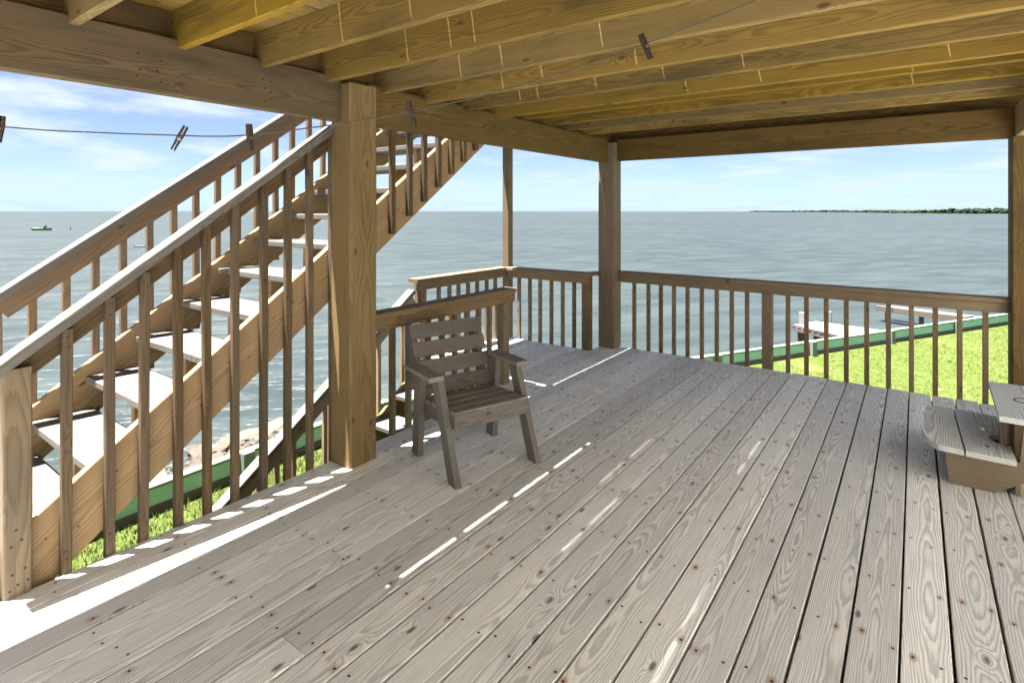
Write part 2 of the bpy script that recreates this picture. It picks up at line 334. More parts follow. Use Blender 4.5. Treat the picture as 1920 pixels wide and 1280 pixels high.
for k, js_ in lit.items():       # added strips block the rest of each gap to shape the sun streaks
    op = sorted([(JY[j]-.029, JY[j]+.003) for j in js_]+([(1.10, 2.80)] if k == 0 else []))
    ys = [-.12]+[q for r_ in op for q in r_]+[5.94]
    cl_ = list(zip(ys[::2], ys[1::2]))
    for a, b in cl_:
        cuts = [a]+[q for r_ in sliver.get(k, []) for q in r_ if a < q < b]+[b]
        for c0, c1 in zip(cuts[:-1], cuts[1:]):
            mid = (c0+c1)/2; thin = any(r_[0] < mid < r_[1] for r_ in sliver.get(k, []))
            if c1-c0 < .004: continue
            if thin: plank('gap_blocker', (xg(k)-.0023, c0, ZT+.0155), (xg(k)-.0023, c1, ZT+.0155), .0066, .012, W_OLD, upper, ch=.001)
            else: plank('gap_blocker', (xg(k), c0, ZT+.0155), (xg(k), c1, ZT+.0155), gapw[k]+.002, .012, W_OLD, upper, ch=.001)
for k in range(8):           # upper landing over the head of the stairs
    x = -2.99-.146*k
    plank('upper_board', (x, 3.66, ZT+.0145), (x, 5.42, ZT+.0145), .143, .027, W_JOIST, upper, ch=.002)
beam('rim_joist', (-4.05, 3.68), (-2.93, 3.68), 2.30, ZT, .038, W_BEAM); beam('rim_joist', (-4.05, 5.345), (-2.86, 5.345), 2.30, ZT, .038, W_BEAM); beam('rim_joist', (-4.03, 3.70), (-4.03, 5.32), 2.30, ZT, .038, W_BEAM)

# ------------------------------------------------------------------ white bounce walls, added out of view to brighten the shaded deck
t = NT('white_bounce_board'); P = t.n.new('ShaderNodeTexCoord').outputs['Object']; n_ = t.noise(P, 2.5, 4, .6)
BOUNCE = t.fin(t.mix(n_, (.80, .79, .76), (.74, .73, .70)), .6, .3)
bounce_wall = empty('bounce_wall', (0, -1.75, ZG)); tag(bounce_wall, 'added white bounce wall out of view behind the viewer', 'bounce_wall')
def bounce_siding(a, b, n):
    a, b, n = Vector(a), Vector(b), Vector(n)
    for i in range(33):
        z = ZG+.1+.2*i; plank('bounce_board', a+Vector((0, 0, z)), b+Vector((0, 0, z)), .215, .02, BOUNCE, bounce_wall, up=tuple(n+Vector((0, 0, .06))))
bounce_siding((-3.6, -1.75, 0), (3.05, -1.75, 0), (0, 1, 0)); bounce_siding((3.1, -1.75, 0), (3.1, 4.6, 0), (-1, 0, 0))
# ------------------------------------------------------------------ upper staircase
SL = .733; sdir = Vector((0, 1, SL)).normalized(); scos = sdir.y
stair = empty('staircase', (-3.4, .5, 0))
tag(stair, 'tan wooden open-tread staircase rising to the upper deck with two railings', 'staircase')
def sloped(name, x, ya, yb, ztop_at, vert, T, mat, parent, slope=SL, upx=True):
    f_ = lambda Y: ztop_at(Y)-vert/2
    c_ = 1/math.sqrt(1+slope*slope)
    if upx: return plank(name, (x, ya, f_(ya)), (x, yb, f_(yb)), vert*c_, T, mat, parent, up=(1, 0, 0))
    return plank(name, (x, ya, f_(ya)), (x, yb, f_(yb)), T, vert*c_, mat, parent, up=(0, 0, 1))
st = lambda Y: .254+SL*(Y-.655)
sloped('stringer', -2.900, .475, 3.66, st, .330, .038, W_STAIR, stair)
sloped('stringer', -3.884, .475, 3.66, lambda Y: st(Y)+.02, .330, .038, W_STAIR, stair)
for k in range(-1, 11):
    zt = .364+.186*k; yf = .868+.2493*k
    plank('tread', (-3.864, yf+.142, zt-.019), (-2.920, yf+.142, zt-.019), .284, .038, W_TREAD, stair)
cv, cf = [], []          # notched middle stringer under the treads; local X follows the slope so the grain does too
crot = Matrix.Rotation(math.pi/2, 4, 'Z') @ Matrix.Rotation(-math.atan(SL), 4, 'Y'); cmw = Matrix.Translation((-3.27, 1.9, 1.1)) @ crot; cinv = cmw.inverted()
for k in range(-1, 11):
    zt = .364+.186*k-.0385; y_a = .868+.2493*k+.03; y_b = y_a+.2493; b_ = len(cv)
    for dx in (-.019, .019):
        for y_, z_ in ((y_a, zt), (y_b, zt), (y_b, max(st(y_b)-.33, -.20)), (y_a, max(st(y_a)-.33, -.20))): cv.append(cinv @ Vector((-3.27+dx, y_, z_)))
    cf += [(b_+3, b_+2, b_+1, b_), (b_+4, b_+5, b_+6, b_+7), (b_, b_+1, b_+5, b_+4), (b_+2, b_+3, b_+7, b_+6), (b_, b_+4, b_+7, b_+3)]
cf.append((b_+1, b_+2, b_+6, b_+5))
link('stringer', mesh(cv, cf), W_STAIR, stair, cmw)
cap1 = lambda Y: .919+.737*(Y-.543)
sloped('handrail', -2.845, .48, 3.62, cap1, .052, .090, W_TREAD, stair, .737, upx=False)
sloped('rail', -2.897, .60, 3.62, lambda Y: cap1(Y)-.053, .112, .036, W_RAILD, stair, .737)
vpost('newel_post', -2.916, -2.827, .558, .646, .002, cap1(.60)-.075, W_POSTG, stair)
t = NT('rusted_nail'); NAILM = t.fin((.022, .012, .007), .6, .3)
near_y = [.760, .913, 1.047, 1.192, 1.325, 1.466, 1.623, 1.765, 1.904, 2.06, 2.20]
def bal(x0, x1, y, z0, z1, mat, root, nx):
    q = random.uniform(-.004, .004); xm, ym = (x0+x1)/2, y
    plank('baluster', (xm, ym+q, z0), (xm, ym-q, z1), .036, x1-x0, mat, root, up=(1, 0, 0), ch=.003)
for y in near_y:
    bal(-2.8765, -2.8405, y, -.16, cap1(y)-.070, W_RAILD, stair, 1)
    for z in (.05, .085, cap1(y)-.10, cap1(y)-.14): nail(stair, (-2.8405, y+random.uniform(-.009, .009), z+random.uniform(-.012, .012)), (1, 0, 0))
for z, y in ((.03, .575), (.045, .60), (.05, .63), (.09, .583), (.10, .622), (.20, .58), (.215, .612), (.26, .595)): nail(stair, (-2.827, y, z), (1, 0, 0), .005)
for y in [2.37, 2.535, 2.696, 2.836, 2.985, 3.13, 3.27, 3.41, 3.55]: bal(-2.8765, -2.8405, y, st(y)-.285, cap1(y)-.070, W_RAILD, stair, 1)
cap2 = lambda Y: 1.078+.722*(Y-.74)
sloped('handrail', -3.870, .50, 3.62, cap2, .052, .10, W_TREAD, stair, .722, upx=False)
sloped('rail', -3.884, .755, 3.62, lambda Y: cap2(Y)-.053, .118, .036, W_STAIRR, stair, .722)
for y in [.61, .752, .893, 1.042, 1.182, 1.324, 1.470, 1.610, 1.749, 1.890, 2.033, 2.175, 2.323, 2.460, 2.610, 2.738, 2.88, 3.02, 3.16, 3.30, 3.44]:
    bal(-3.941, -3.905, y, st(y)-.345, cap2(y)-.070, W_STAIRR, stair, 1)
vpost('newel_post', -3.95, -3.905, .62, .71, .002, cap2(.66)-.075, W_POSTG, stair)

# ------------------------------------------------------------------ lower staircase to the lawn
low = empty('staircase', (-3.45, 2.6, ZG))
tag(low, 'lower wooden staircase running down from the landing to the lawn behind the thick post', 'staircase')
s2 = .715; ls = lambda Y: -.10+s2*(Y-3.72)
for x in (-2.935, -3.955): sloped('stringer', x, 2.03, 3.735, ls, .30, .038, W_STAIR, low, s2)
for j in range(1, 7):
    yb = 3.735-.262*j; plank('tread', (-3.935, yb+.12, -.186*j-.019), (-2.955, yb+.12, -.186*j-.019), .275, .038, W_TREAD, low)
cap3 = lambda Y: .770+.712*(Y-3.839)
sloped('handrail', -4.0, 1.88, 3.80, cap3, .050, .098, W_TREAD, low, .712, upx=False)
sloped('rail', -3.985, 1.96, 3.80, lambda Y: cap3(Y)-.051, .115, .036, W_STAIR, low, .712)
for y in (1.93, 2.90): vpost('newel_post', -4.055, -3.976, y-.04, y+.04, ZG-.1, cap3(y)-.06, W_STAIR, low)
for y in [2.10+.145*i for i in range(12)]:
    if abs(y-2.90) > .07: vpost('baluster', -4.042, -4.006, y-.018, y+.018, ls(y)-.2, cap3(y)-.07, W_STAIR, low, ch=.003)

# ------------------------------------------------------------------ railings
ZR = .836
def railing(root, axis, const, a, b, side, bals, posts, mat, bal_mat, zb=-.16, caps=(.14, .038)):
    """axis 'x' or 'y'; const is the deck edge; side = outward sign; bals/posts are positions along the axis"""
    def P(along, off, z): return (along, const+off*side, z) if axis == 'x' else (const+off*side, along, z)
    upv = (0, 1, 0) if axis == 'x' else (1, 0, 0)
    plank('cap_rail', P(a, .010, ZR-.019), P(b, .010, ZR-.019), .130, .038, mat, root)
    plank('side_rail', P(a, -.019, ZR-.0385-.039), P(b, -.019, ZR-.0385-.039), .078, .036, mat, root, up=upv)
    for q in bals: plank('baluster', P(q, .020, zb), P(q, .020, ZR-.042), .036, .036, bal_mat, root, up=upv, ch=.003)
    for q in posts: plank('rail_post', P(q, .046, -.30), P(q, .046, ZR-.042), .088, .088, bal_mat, root, up=upv, ch=.005)
fr = empty('deck_railing', (-1, 5.67, 0)); tag(fr, 'long brown baluster railing along the far edge of the deck facing the lawn', 'railing', 'deck railings')
railing(fr, 'x', 5.662, -2.655, .577, 1, [-2.492, -2.329, -2.19, -2.048, -1.905, -1.759, -1.61, -1.466, -1.323, -.962, -.809, -.65, -.495, -.343, -.187, -.029, .129, .284, .441], [-1.144], W_RAIL, W_RAIL)
lf = empty('deck_railing', (-3.4, 5.30, 0)); tag(lf, 'short railing between the slender tall post and the corner post, water behind', 'railing', 'deck railings')
railing(lf, 'x', 5.300, -3.925, -2.842, 1, [-3.785, -3.632, -3.489, -3.336, -3.187, -3.041], [], W_RAIL, W_RAIL)
vpost('rail_post', -2.930, -2.840, 5.283, 5.372, -.25, ZR-.042, W_RAIL, lf)
plank('cap_rail', (-2.885, 5.378, ZR-.021), (-2.80, 5.518, ZR-.021), .11, .036, W_RAIL, lf)
lo = empty('deck_railing', (-4.0, 4.5, 0)); tag(lo, 'sunlit outer railing of the landing that ends at the descending handrail', 'railing', 'deck railings')
railing(lo, 'y', -3.975, 3.80, 5.298, -1, [4.175, 4.337, 4.481, 4.639, 4.796, 4.968, 5.128], [], W_STAIRR, W_STAIRR)
vpost('rail_post', -4.07, -3.98, 3.90, 3.99, -.30, ZR-.042, W_STAIRR, lo)
ln = empty('deck_railing', (-2.86, 3.1, 0)); tag(ln, 'railing behind the grey chair running from the thick post to a short post', 'railing', 'deck railings')
railing(ln, 'y', -2.846, 2.236, 3.885, -1, [2.543, 2.69, 2.883, 3.03, 3.171, 3.316, 3.46, 3.60], [], W_RAIL, W_RAIL)
vpost('rail_post', -2.945, -2.866, 3.80, 3.885, -.30, ZR-.042, W_POSTG, ln)

# ------------------------------------------------------------------ chair
ch = empty('armchair', (-2.279, 2.627, 0)); tag(ch, 'dark grey slatted wooden armchair standing on the deck', 'chair')
ya = -.343; F = Vector((math.cos(ya), math.sin(ya), 0)); L = Vector((F.y, -F.x, 0)); CO = Vector((-2.279, 2.627, 0))
cp = lambda a, b, z: CO+F*a+L*b+Vector((0, 0, z))
W2 = .29
for s_ in (1, -1):
    b = s_*(W2-.019)
    # legs (clipped to the floor by shearing the ends level)
    def leg(a0, a1, z1, w):
        me = bpy.data.meshes.new('leg'); vs = []
        for sgn in (-1, 1):
            for (aa, zz2) in ((a0, 0), (a1, z1)):
                vs += [cp(aa-w, b+sgn*.019, zz2), cp(aa, b+sgn*.019, zz2)]
        vs = [v_-CO for v_ in vs]
        fs = [(0, 2, 3, 1), (4, 5, 7, 6), (0, 1, 5, 4), (2, 6, 7, 3), (0, 4, 6, 2), (1, 3, 7, 5)]
        me.from_pydata([tuple(v_) for v_ in vs], [], fs); me.update()
        o = link('leg', me, W_CHAIR2, ch, Matrix.Translation(CO)); return o
    globals().setdefault('W_CHAIR2', None)
    if W_CHAIR2 is None:
        W_CHAIR2 = wood('dark_grey_chair_leg_wood', (.142, .124, .107), (.088, .074, .062), (.175, .164, .15), freq=150, contrast=.5, vary=.2, stain_amt=.7, crack=.5, knots=0)
    leg(.399, .190, .530, .085); leg(-.085, -.045, .530, .085)
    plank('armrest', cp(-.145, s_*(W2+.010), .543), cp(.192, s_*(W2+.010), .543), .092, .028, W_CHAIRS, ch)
    plank('seat_rail', cp(-.150, s_*(W2-.060), .285), cp(.300, s_*(W2-.060), .322), .036, .085, W_CHAIR, ch)
    plank('back_upright', cp(-.105, s_*(W2-.062), .24), cp(-.345, s_*(W2-.062), .745), .085, .036, W_CHAIR, ch, up=tuple(L))
plank('apron', cp(.311, W2-.040, .3265), cp(.311, -W2+.040, .3265), .088, .026, W_CHAIR, ch, up=tuple(F))
for i in range(4):
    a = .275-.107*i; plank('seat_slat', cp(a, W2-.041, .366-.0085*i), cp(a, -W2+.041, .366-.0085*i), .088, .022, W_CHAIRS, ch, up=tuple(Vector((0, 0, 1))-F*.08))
bd = (cp(-.345, 0, .745)-cp(-.105, 0, .24)).normalized(); bn = bd.cross(L).normalized()
if bn.dot(F) < 0: bn = -bn
for i in range(4):
    c0 = cp(-.345, 0, .745)-bd*(.052+.118*i)+bn*.056
    plank('back_slat', c0+L*.262, c0-L*.262, .094, .022, W_CHAIR, ch, up=tuple(bn))

# ------------------------------------------------------------------ low two-tier seat at the right
be = empty('low_bench', (.35, 4.2, 0)); tag(be, 'low silver-grey two-tier wooden bench at the right edge of the deck', 'bench')
def slab(name, outline, z0, z1, mat):
    n = len(outline); cxm = sum(p[0] for p in outline)/n; cym = sum(p[1] for p in outline)/n
    # local X along world Y so the grain runs lengthwise
    vs = [(q-cym, -(p-cxm), z0-z1) for p, q in outline]+[(q-cym, -(p-cxm), 0) for p, q in outline]
    fs = [tuple(range(n, 2*n)), tuple(reversed(range(n)))]+[(i, (i+1) % n, n+(i+1) % n, n+i) for i in range(n)]
    me = mesh(vs, fs); mw = Matrix.Translation((cxm, cym, z1)) @ Matrix.Rotation(math.pi/2, 4, 'Z')
    return link(name, me, mat, be, mw)
arc = [(.030+.085*(1-math.cos(a_)), 4.10-.28*math.sin(a_)) for a_ in [i*math.pi/2/8 for i in range(9)]]
slab('seat_board', arc+[(.208, 3.815), (.192, 4.58), (.06, 4.58)], .192, .222, W_BENCH)
notch = [(.418-.085*math.sin(a_), 4.115-.09*math.cos(a_)) for a_ in [i*math.pi/10 for i in range(11)]]
slab('seat_board', [(.217, 3.812), (.418, 3.808)]+notch+[(.405, 4.57), (.200, 4.58)], .193, .2215, W_BENCH)
slab('top_board', [(.355, 3.86), (.56, 3.86), (.56, 4.61), (.372, 4.61)], .394, .424, W_BENCH)
slab('top_board', [(.566, 3.86), (.80, 3.86), (.80, 4.61), (.566, 4.61)], .394, .4235, W_BENCH)
def endpanel(y):
    o = [(.128, .190), (.150, .001), (.338, .001), (.475, .10), (.82, .10), (.82, .392), (.455, .392), (.44, .190)]
    vs = [(p-.4, -.018, q) for p, q in o]+[(p-.4, .018, q) for p, q in o]; n = len(o)
    fs = [tuple(range(n)), tuple(reversed(range(n, 2*n)))]+[((i+1) % n, i, n+i, n+(i+1) % n) for i in range(n)]
    link('end_panel', mesh(vs, fs), W_BENCHP, be, Matrix.Translation((.4, y, 0)))
endpanel(3.905); endpanel(4.50)
plank('notch_shade_panel', (.436, 3.925, .196), (.436, 4.48, .196), .385, .022, W_BENCHP, be, up=(1, 0, 0))  # panel added behind the notch to block light and keep it dark
vpost('strut', .375, .41, 4.02, 4.10, .2, .394, W_BENCHP, be)
plank('stretcher', (.30, 3.92, .08), (.30, 4.49, .08), .09, .03, W_BENCHP, be, up=(1, 0, 0))
# dark cup ring on the top board
rv = [(math.cos(a_)*r_, math.sin(a_)*r_, z_) for a_ in [i*math.tau/24 for i in range(24)] for r_, z_ in ((.055, 0), (.055, .002), (.048, .002), (.048, 0))]
rf = [(i*4+j, ((i+1) % 24)*4+j, ((i+1) % 24)*4+(j+1) % 4, i*4+(j+1) % 4) for i in range(24) for j in range(4)]
t = NT('dark_metal'); DARK = t.fin((.02, .02, .022), .5, .4)
link('ring', mesh(rv, rf), DARK, be, Matrix.Translation((.505, 4.24, .4245)))

# ------------------------------------------------------------------ clothesline and pegs
fwd = Vector((-math.sin(math.radians(36.18)), math.cos(math.radians(36.18)), 0)); rgt = Vector((fwd.y, -fwd.x, 0))
lp = lambda lat, z: fwd*1.65+rgt*lat+Vector((0, 0, z))
key = [(-2.30, 1.835), (-1.53, 1.753), (-1.243, 1.735), (-1.02, 1.727), (-.902, 1.7235), (-.783, 1.728), (-.52, 1.760), (-.30, 1.797), (-.064, 1.852), (.16, 1.917), (.40, 2.0), (.733, 2.130), (1.03, 2.25)]
pts = [lp(*q) for q in key]
sm = []
for i in range(len(pts)-1):
    a = pts[max(i-1, 0)]; b = pts[i]; c_ = pts[i+1]; d = pts[min(i+2, len(pts)-1)]
    for s_ in range(6):
        q = s_/6; sm.append(.5*((2*b)+(c_-a)*q+(2*a-5*b+4*c_-d)*q*q+(3*b-a-3*c_+d)*q**3))
sm.append(pts[-1])
def tube(path, r, nseg=6):
    vs, fs = [], []
    for i, p in enumerate(path):
        d = (path[min(i+1, len(path)-1)]-path[max(i-1, 0)]).normalized(); a = d.cross(Vector((0, 0, 1)))
        if a.length < .01: a = d.cross(Vector((1, 0, 0)))
        a.normalize(); b = d.cross(a)
        vs += [p+(a*math.cos(k*math.tau/nseg)+b*math.sin(k*math.tau/nseg))*r for k in range(nseg)]
    for i in range(len(path)-1):
        for k in range(nseg): fs.append((i*nseg+k, i*nseg+(k+1) % nseg, (i+1)*nseg+(k+1) % nseg, (i+1)*nseg+k))
    return mesh(vs, fs, True)
t = NT('clothesline_wire'); LINE = t.fin((.05, .045, .04), .6, .3)
t = NT('peg_spring_steel'); STEEL = t.fin((.18, .15, .13), .45, .5); t.b.inputs['Metallic'].default_value = .8
cl = tag(link('clothesline', tube(sm, .0022), LINE), 'thin grey clothesline sagging across the porch under the joists', 'clothesline')
def peg_half():
    L_, o = .080, [(-.040, .0015, .0075), (-.012, .0015, .0088), (.004, .0008, .0082), (.022, .0012, .0070), (.040, .0022, .0065)]
    vs = []
    for xq, b0, b1 in o: vs += [(xq, -.0055, b0), (xq, .0055, b0), (xq, .0055, b1), (xq, -.0055, b1)]
    fs = [(0, 1, 2, 3), (16, 19, 18, 17)]
    for i in range(4):
        for k in range(4): fs.append((i*4+k, (i+1)*4+k, (i+1)*4+(k+1) % 4, i*4+(k+1) % 4))
    return mesh(vs, fs)
PH = peg_half(); PH.materials.append(W_PIN)
coil = mesh([(math.cos(a_)*.0045+.002, yq, math.sin(a_)*.0052+.0) for yq in (-.0068, .0068) for a_ in [i*math.tau/10 for i in range(10)]], [(i, (i+1) % 10, 10+(i+1) % 10, 10+i) for i in range(10)]+[tuple(reversed(range(10))), tuple(range(10, 20))]); coil.materials.append(STEEL)
def on_line(px):
    lat = (px-960)/1035*1.65; best = min(sm, key=lambda q: abs(q.dot(rgt)-lat)); return best
for px, tilt, yaw_, lab in ((1, 8, 20, 'dark clothespin at the left border of the view'), (338, 30, 30, 'dark clothespin tilted on the low point of the line against the sky'), (475, -5, 60, 'dark upright clothespin in front of the far stair handrail'), (775, -14, 70, 'brown clothespin in front of the beam right of the thick post'), (1210, -22, 15, 'clothespin under the joists high on the line')):
    p = on_line(px); r_ = empty('clothespin', p-Vector((0, 0, .012)))
    # local x down the peg, facing the viewer turned by yaw_
    ax = (Vector((0, 0, -1))*math.cos(math.radians(tilt))-rgt*math.sin(math.radians(tilt)))
    nz = (rgt*math.cos(math.radians(yaw_))+fwd*math.sin(math.radians(yaw_))); nz = (nz-ax*nz.dot(ax)).normalized(); ny = nz.cross(ax)
    mw = Matrix((ax, ny, nz)).transposed().to_4x4(); mw.translation = p-Vector((0, 0, .008))
    link('prong', PH, W_PIN, r_, mw); link('prong', PH, W_PIN, r_, mw @ Matrix.Rotation(math.pi, 4, 'X')); link('spring', coil, STEEL, r_, mw)
    tag(r_, lab, 'clothespin', 'clothespins on the line')
t = NT('white_tape'); TAPE = t.fin((.75, .75, .78), .6)
pA, pB = on_line(912), on_line(930)
tag(link('line_tag', tube([pA, (pA+pB)/2, pB], .0045), TAPE), 'small white tape wrapped round the clothesline', 'tape')

# ------------------------------------------------------------------ seawall
t = NT('green_painted_board'); P = t.n.new('ShaderNodeTexCoord').outputs['Object']
n_ = t.noise(P, 3, 4, .6); n2_ = t.noise(P, 30, 3, .6)
gc = t.mix(t.ramp(n_, .45, .7), (.33, .58, .46), (.40, .63, .52)); gc = t.mix(t.ramp(n2_, .64, .75, 0, .6), gc, (.33, .34, .28))
t.bump(n2_, .4, .004); GREEN = t.fin(gc, .7, .3)
t = NT('pale_wall_cap'); P = t.n.new('ShaderNodeTexCoord').outputs['Object']; n_ = t.noise(P, 9, 4, .6)
CAPM = t.fin(t.mix(n_, (.13, .185, .145), (.18, .21, .175)), .8, .2)
sw = empty('seawall', (-5.75, 4, ZG)); tag(sw, 'low green painted seawall of boards and posts between lawn and water', 'seawall')
for i in range(len(A)-2):
    a, b = Vector(A[i]+(0,)), Vector(A[i+1]+(0,)); d = b-a; n = max(1, round(d.length/2.4)); nn = Vector((d.y, -d.x, 0)).normalized()
    if i == 0: a, b, n = Vector((-5.70, -6, 0)), Vector((-5.70, 1.2, 0)), 3; d = b-a
    if i == 4: b = a+d*.6; d = b-a; n = 6
    for k in range(n):
        p, q = a+d*(k/n), a+d*((k+1)/n); e = d.normalized()*.004
        up_ = tuple(nn)
        low_sec = (i == 1 and k == 0)
        zt = ZG+.25
        plank('wall_board', p+e+Vector((0, 0, zt-.10)), q-e+Vector((0, 0, zt-.10)), .175, .045, GREEN, sw, up=up_)
        plank('footing_board', p+e+nn*.012+Vector((0, 0, ZG+.01)), q-e+nn*.012+Vector((0, 0, ZG+.01)), .13, .06, W_OLD, sw, up=up_)
        plank('cap_board', p+e+Vector((0, 0, zt+.003)), q-e+Vector((0, 0, zt+.003)), .10, .03, CAPM, sw)
        pp = p+nn*.075; plank('wall_post', pp+Vector((0, 0, ZG-.1)), pp+Vector((0, 0, zt+.03)), .12, .10, CAPM, sw, up=up_)

# rocks
t = NT('rubble_stone'); P = t.n.new('ShaderNodeTexCoord').outputs['Object']; rn = t.n.new('ShaderNodeObjectInfo').outputs['Random']
n_ = t.noise(P, 3.5, 5, .65); n2_ = t.noise(P, 25, 4, .6)
rc = t.mix(t.ramp(n_, .35, .7), (.095, .080, .062), (.05, .043, .036)); rc = t.mix(t.ramp(rn, .5, 1.0, 0, .7), rc, (.14, .128, .115)); rc = t.mix(t.ramp(n2_, .6, .75, 0, .5), rc, (.06, .05, .043))
t.bump(t.M('ADD', n_, t.M('MULTIPLY', n2_, .4)), .9, .03); STONE = t.fin(rc, .92, .15)
def rock_mesh(seed):
    r_ = random.Random(seed); import bmesh
    bm = bmesh.new(); bmesh.ops.create_icosphere(bm, subdivisions=2, radius=1)
    cuts = [(Vector((r_.gauss(0, 1), r_.gauss(0, 1), r_.gauss(0, .6))).normalized(), r_.uniform(.45, .8)) for _ in range(9)]+[(Vector((0, 0, 1)), r_.uniform(.5, .7))]
    for v_ in bm.verts:
        for nn, dd in cuts:
            q = v_.co.dot(nn)
            if q > dd: v_.co -= nn*(q-dd)
        v_.co += Vector((r_.uniform(-.04, .04), r_.uniform(-.04, .04), r_.uniform(-.04, .04)))
    me = bpy.data.meshes.new('rock'); bm.to_mesh(me); bm.free(); me.materials.append(STONE); return me
RK = [rock_mesh(i) for i in range(9)]
def wall_pt(s):
    """s: distance along the seawall from its bend; negative runs towards the viewer"""
    B0 = Vector((-5.78, 4.87))
    if s < 0: d = Vector((.03, -1)).normalized(); n = Vector((-1, 0)); return B0+d*(-s), n
    d = Vector((4.78, 8.43)).normalized(); return B0+d*s, Vector((-d.y, d.x))
rr = random.Random(3)
def put_rock(s, off, size, flat=.5):
    p, n = wall_pt(s); q = p+n*off
    w = 2.3 if s < 2 else 1.5
    z = ZG-.03-(off-.05)/w*.57
    o = link('rock', rr.choice(RK), STONE); o.location = (q.x, q.y, z+size*flat*.25); o.rotation_euler = (rr.uniform(-.3, .3), rr.uniform(-.3, .3), rr.uniform(0, 6.28))
    o.scale = (size*rr.uniform(.8, 1.3), size*rr.uniform(.6, 1.), size*flat*rr.uniform(.7, 1.2))
    tag(o, 'pale rubble stone of the bank between the green seawall and the water', 'rock', 'rubble stones along the shore')
for i in range(120):
    s = rr.uniform(-4.6, 4.5); off = rr.uniform(.25, 2.5); put_rock(s, off, rr.uniform(.10, .30)*(1.15 if off > 1.2 else .9), .45)
for i in range(45):
    s = rr.uniform(4.5, 17.5); put_rock(s, rr.uniform(.2, 1.3), rr.uniform(.09, .22), .55)
# small loose rubble
gv, gf = [], []
for i in range(2600):
    s = rr.uniform(-5, 18); p, n = wall_pt(s); off = rr.uniform(.1, 2.4 if s < 3 else 1.4); q = p+n*off; w = 2.3 if s < 2 else 1.5
    z = ZG-.03-(off-.05)/w*.57; sz = rr.uniform(.015, .06); b_ = len(gv)
    for dxyz in ((1, 0, 0), (-.8, .6, 0), (-.5, -.9, 0), (.1, .1, .8), (0, 0, -.6)):
        gv.append((q.x+dxyz[0]*sz*rr.uniform(.7, 1.3), q.y+dxyz[1]*sz*rr.uniform(.7, 1.3), z+.01+dxyz[2]*sz))
    gf += [(b_, b_+1, b_+3), (b_+1, b_+2, b_+3), (b_+2, b_, b_+3), (b_+1, b_, b_+4), (b_+2, b_+1, b_+4), (b_, b_+2, b_+4)]
tag(link('loose_rubble', mesh(gv, gf), STONE), 'small loose rubble scattered over the bank by the seawall', 'rubble', kind='stuff')

# ------------------------------------------------------------------ small dock, old timber
t = NT('pale_dock_board'); P = t.n.new('ShaderNodeTexCoord').outputs['Object']; n_ = t.noise(P, 12, 4, .6)
DOCK = t.fin(t.mix(n_, (.11, .11, .107), (.15, .15, .147)), .85, .2)
dk = empty('small_dock', (-1.6, 13.9, ZW)); tag(dk, 'small pale wooden platform jutting over the water beyond the seawall', 'dock')
def gz(px, py, z):
    d = (1.5-z)*1035/(py-396); l = (px-960)/1035*d; q = fwd*d+rgt*l; return Vector((q.x, q.y, z))
zd = -1.04
c1, c2, c3, c4 = gz(1486.7, 608.4, zd), gz(1529, 601.5, zd), gz(1656, 619, zd), gz(1579, 630, zd)
for i in range(9):
    f0, f1 = (i+.03)/9, (i+.97)/9
    p0 = (c1.lerp(c4, f0)+c1.lerp(c4, f1))/2; p1 = (c2.lerp(c3, f0)+c2.lerp(c3, f1))/2
    plank('dock_board', p0-Vector((0, 0, .02)), p1-Vector((0, 0, .02)), (c4-c1).length/9*.93, .04, DOCK, dk)
plank('side_beam', c1.lerp(c2, .03)-Vector((0, 0, .09)), c4.lerp(c3, .03)-Vector((0, 0, .09)), .05, .10, W_OLD, dk)
for q in (c1.lerp(c3, .10), c2.lerp(c4, .08), c4.lerp(c2, .2), c3.lerp(c1, .15)): plank('pile', (q.x, q.y, ZW-.6), (q.x, q.y, zd-.045), .14, .14, W_OLD, dk, up=(1, 0, 0))
t = NT('whitewashed_post'); WHITE = t.fin((.26, .265, .25), .8); t = NT('pale_green_post'); PGREEN = t.fin((.15, .20, .15), .8)
q = gz(1504, 608, zd); plank('mooring_post', (q.x, q.y, zd-.02), (q.x, q.y, zd+.27), .11, .11, WHITE, dk, up=(1, 0, 0))
q = gz(1556, 603.5, zd); plank('mooring_post', (q.x, q.y, zd-.02), (q.x, q.y, zd+.24), .07, .07, PGREEN, dk, up=(1, 0, 0))
ot = empty('old_pier_timber', (0, 20, ZW)); tag(ot, 'long dark weathered pier timber lying over the water right of the small dock', 'timber')
qa, qb = gz(1649, 577, -1.50), gz(1818, 599, -1.42)
plank('timber', qa, qb, .30, .16, W_OLD, ot)
plank('timber', qa+Vector((.25, .35, -.02)), qb+Vector((.25, .35, -.02)), .22, .14, W_OLD, ot)
for f_ in (.1, .5, .85): q = qa.lerp(qb, f_); plank('pile', (q.x, q.y, ZW-.5), (q.x, q.y, q.z-.05), .12, .12, W_OLD, ot, up=(1, 0, 0))
q = qa.lerp(qb, .03); plank('bollard', (q.x, q.y, q.z+.05), (q.x, q.y, q.z+.2), .14, .14, DOCK, ot, up=(1, 0, 0))

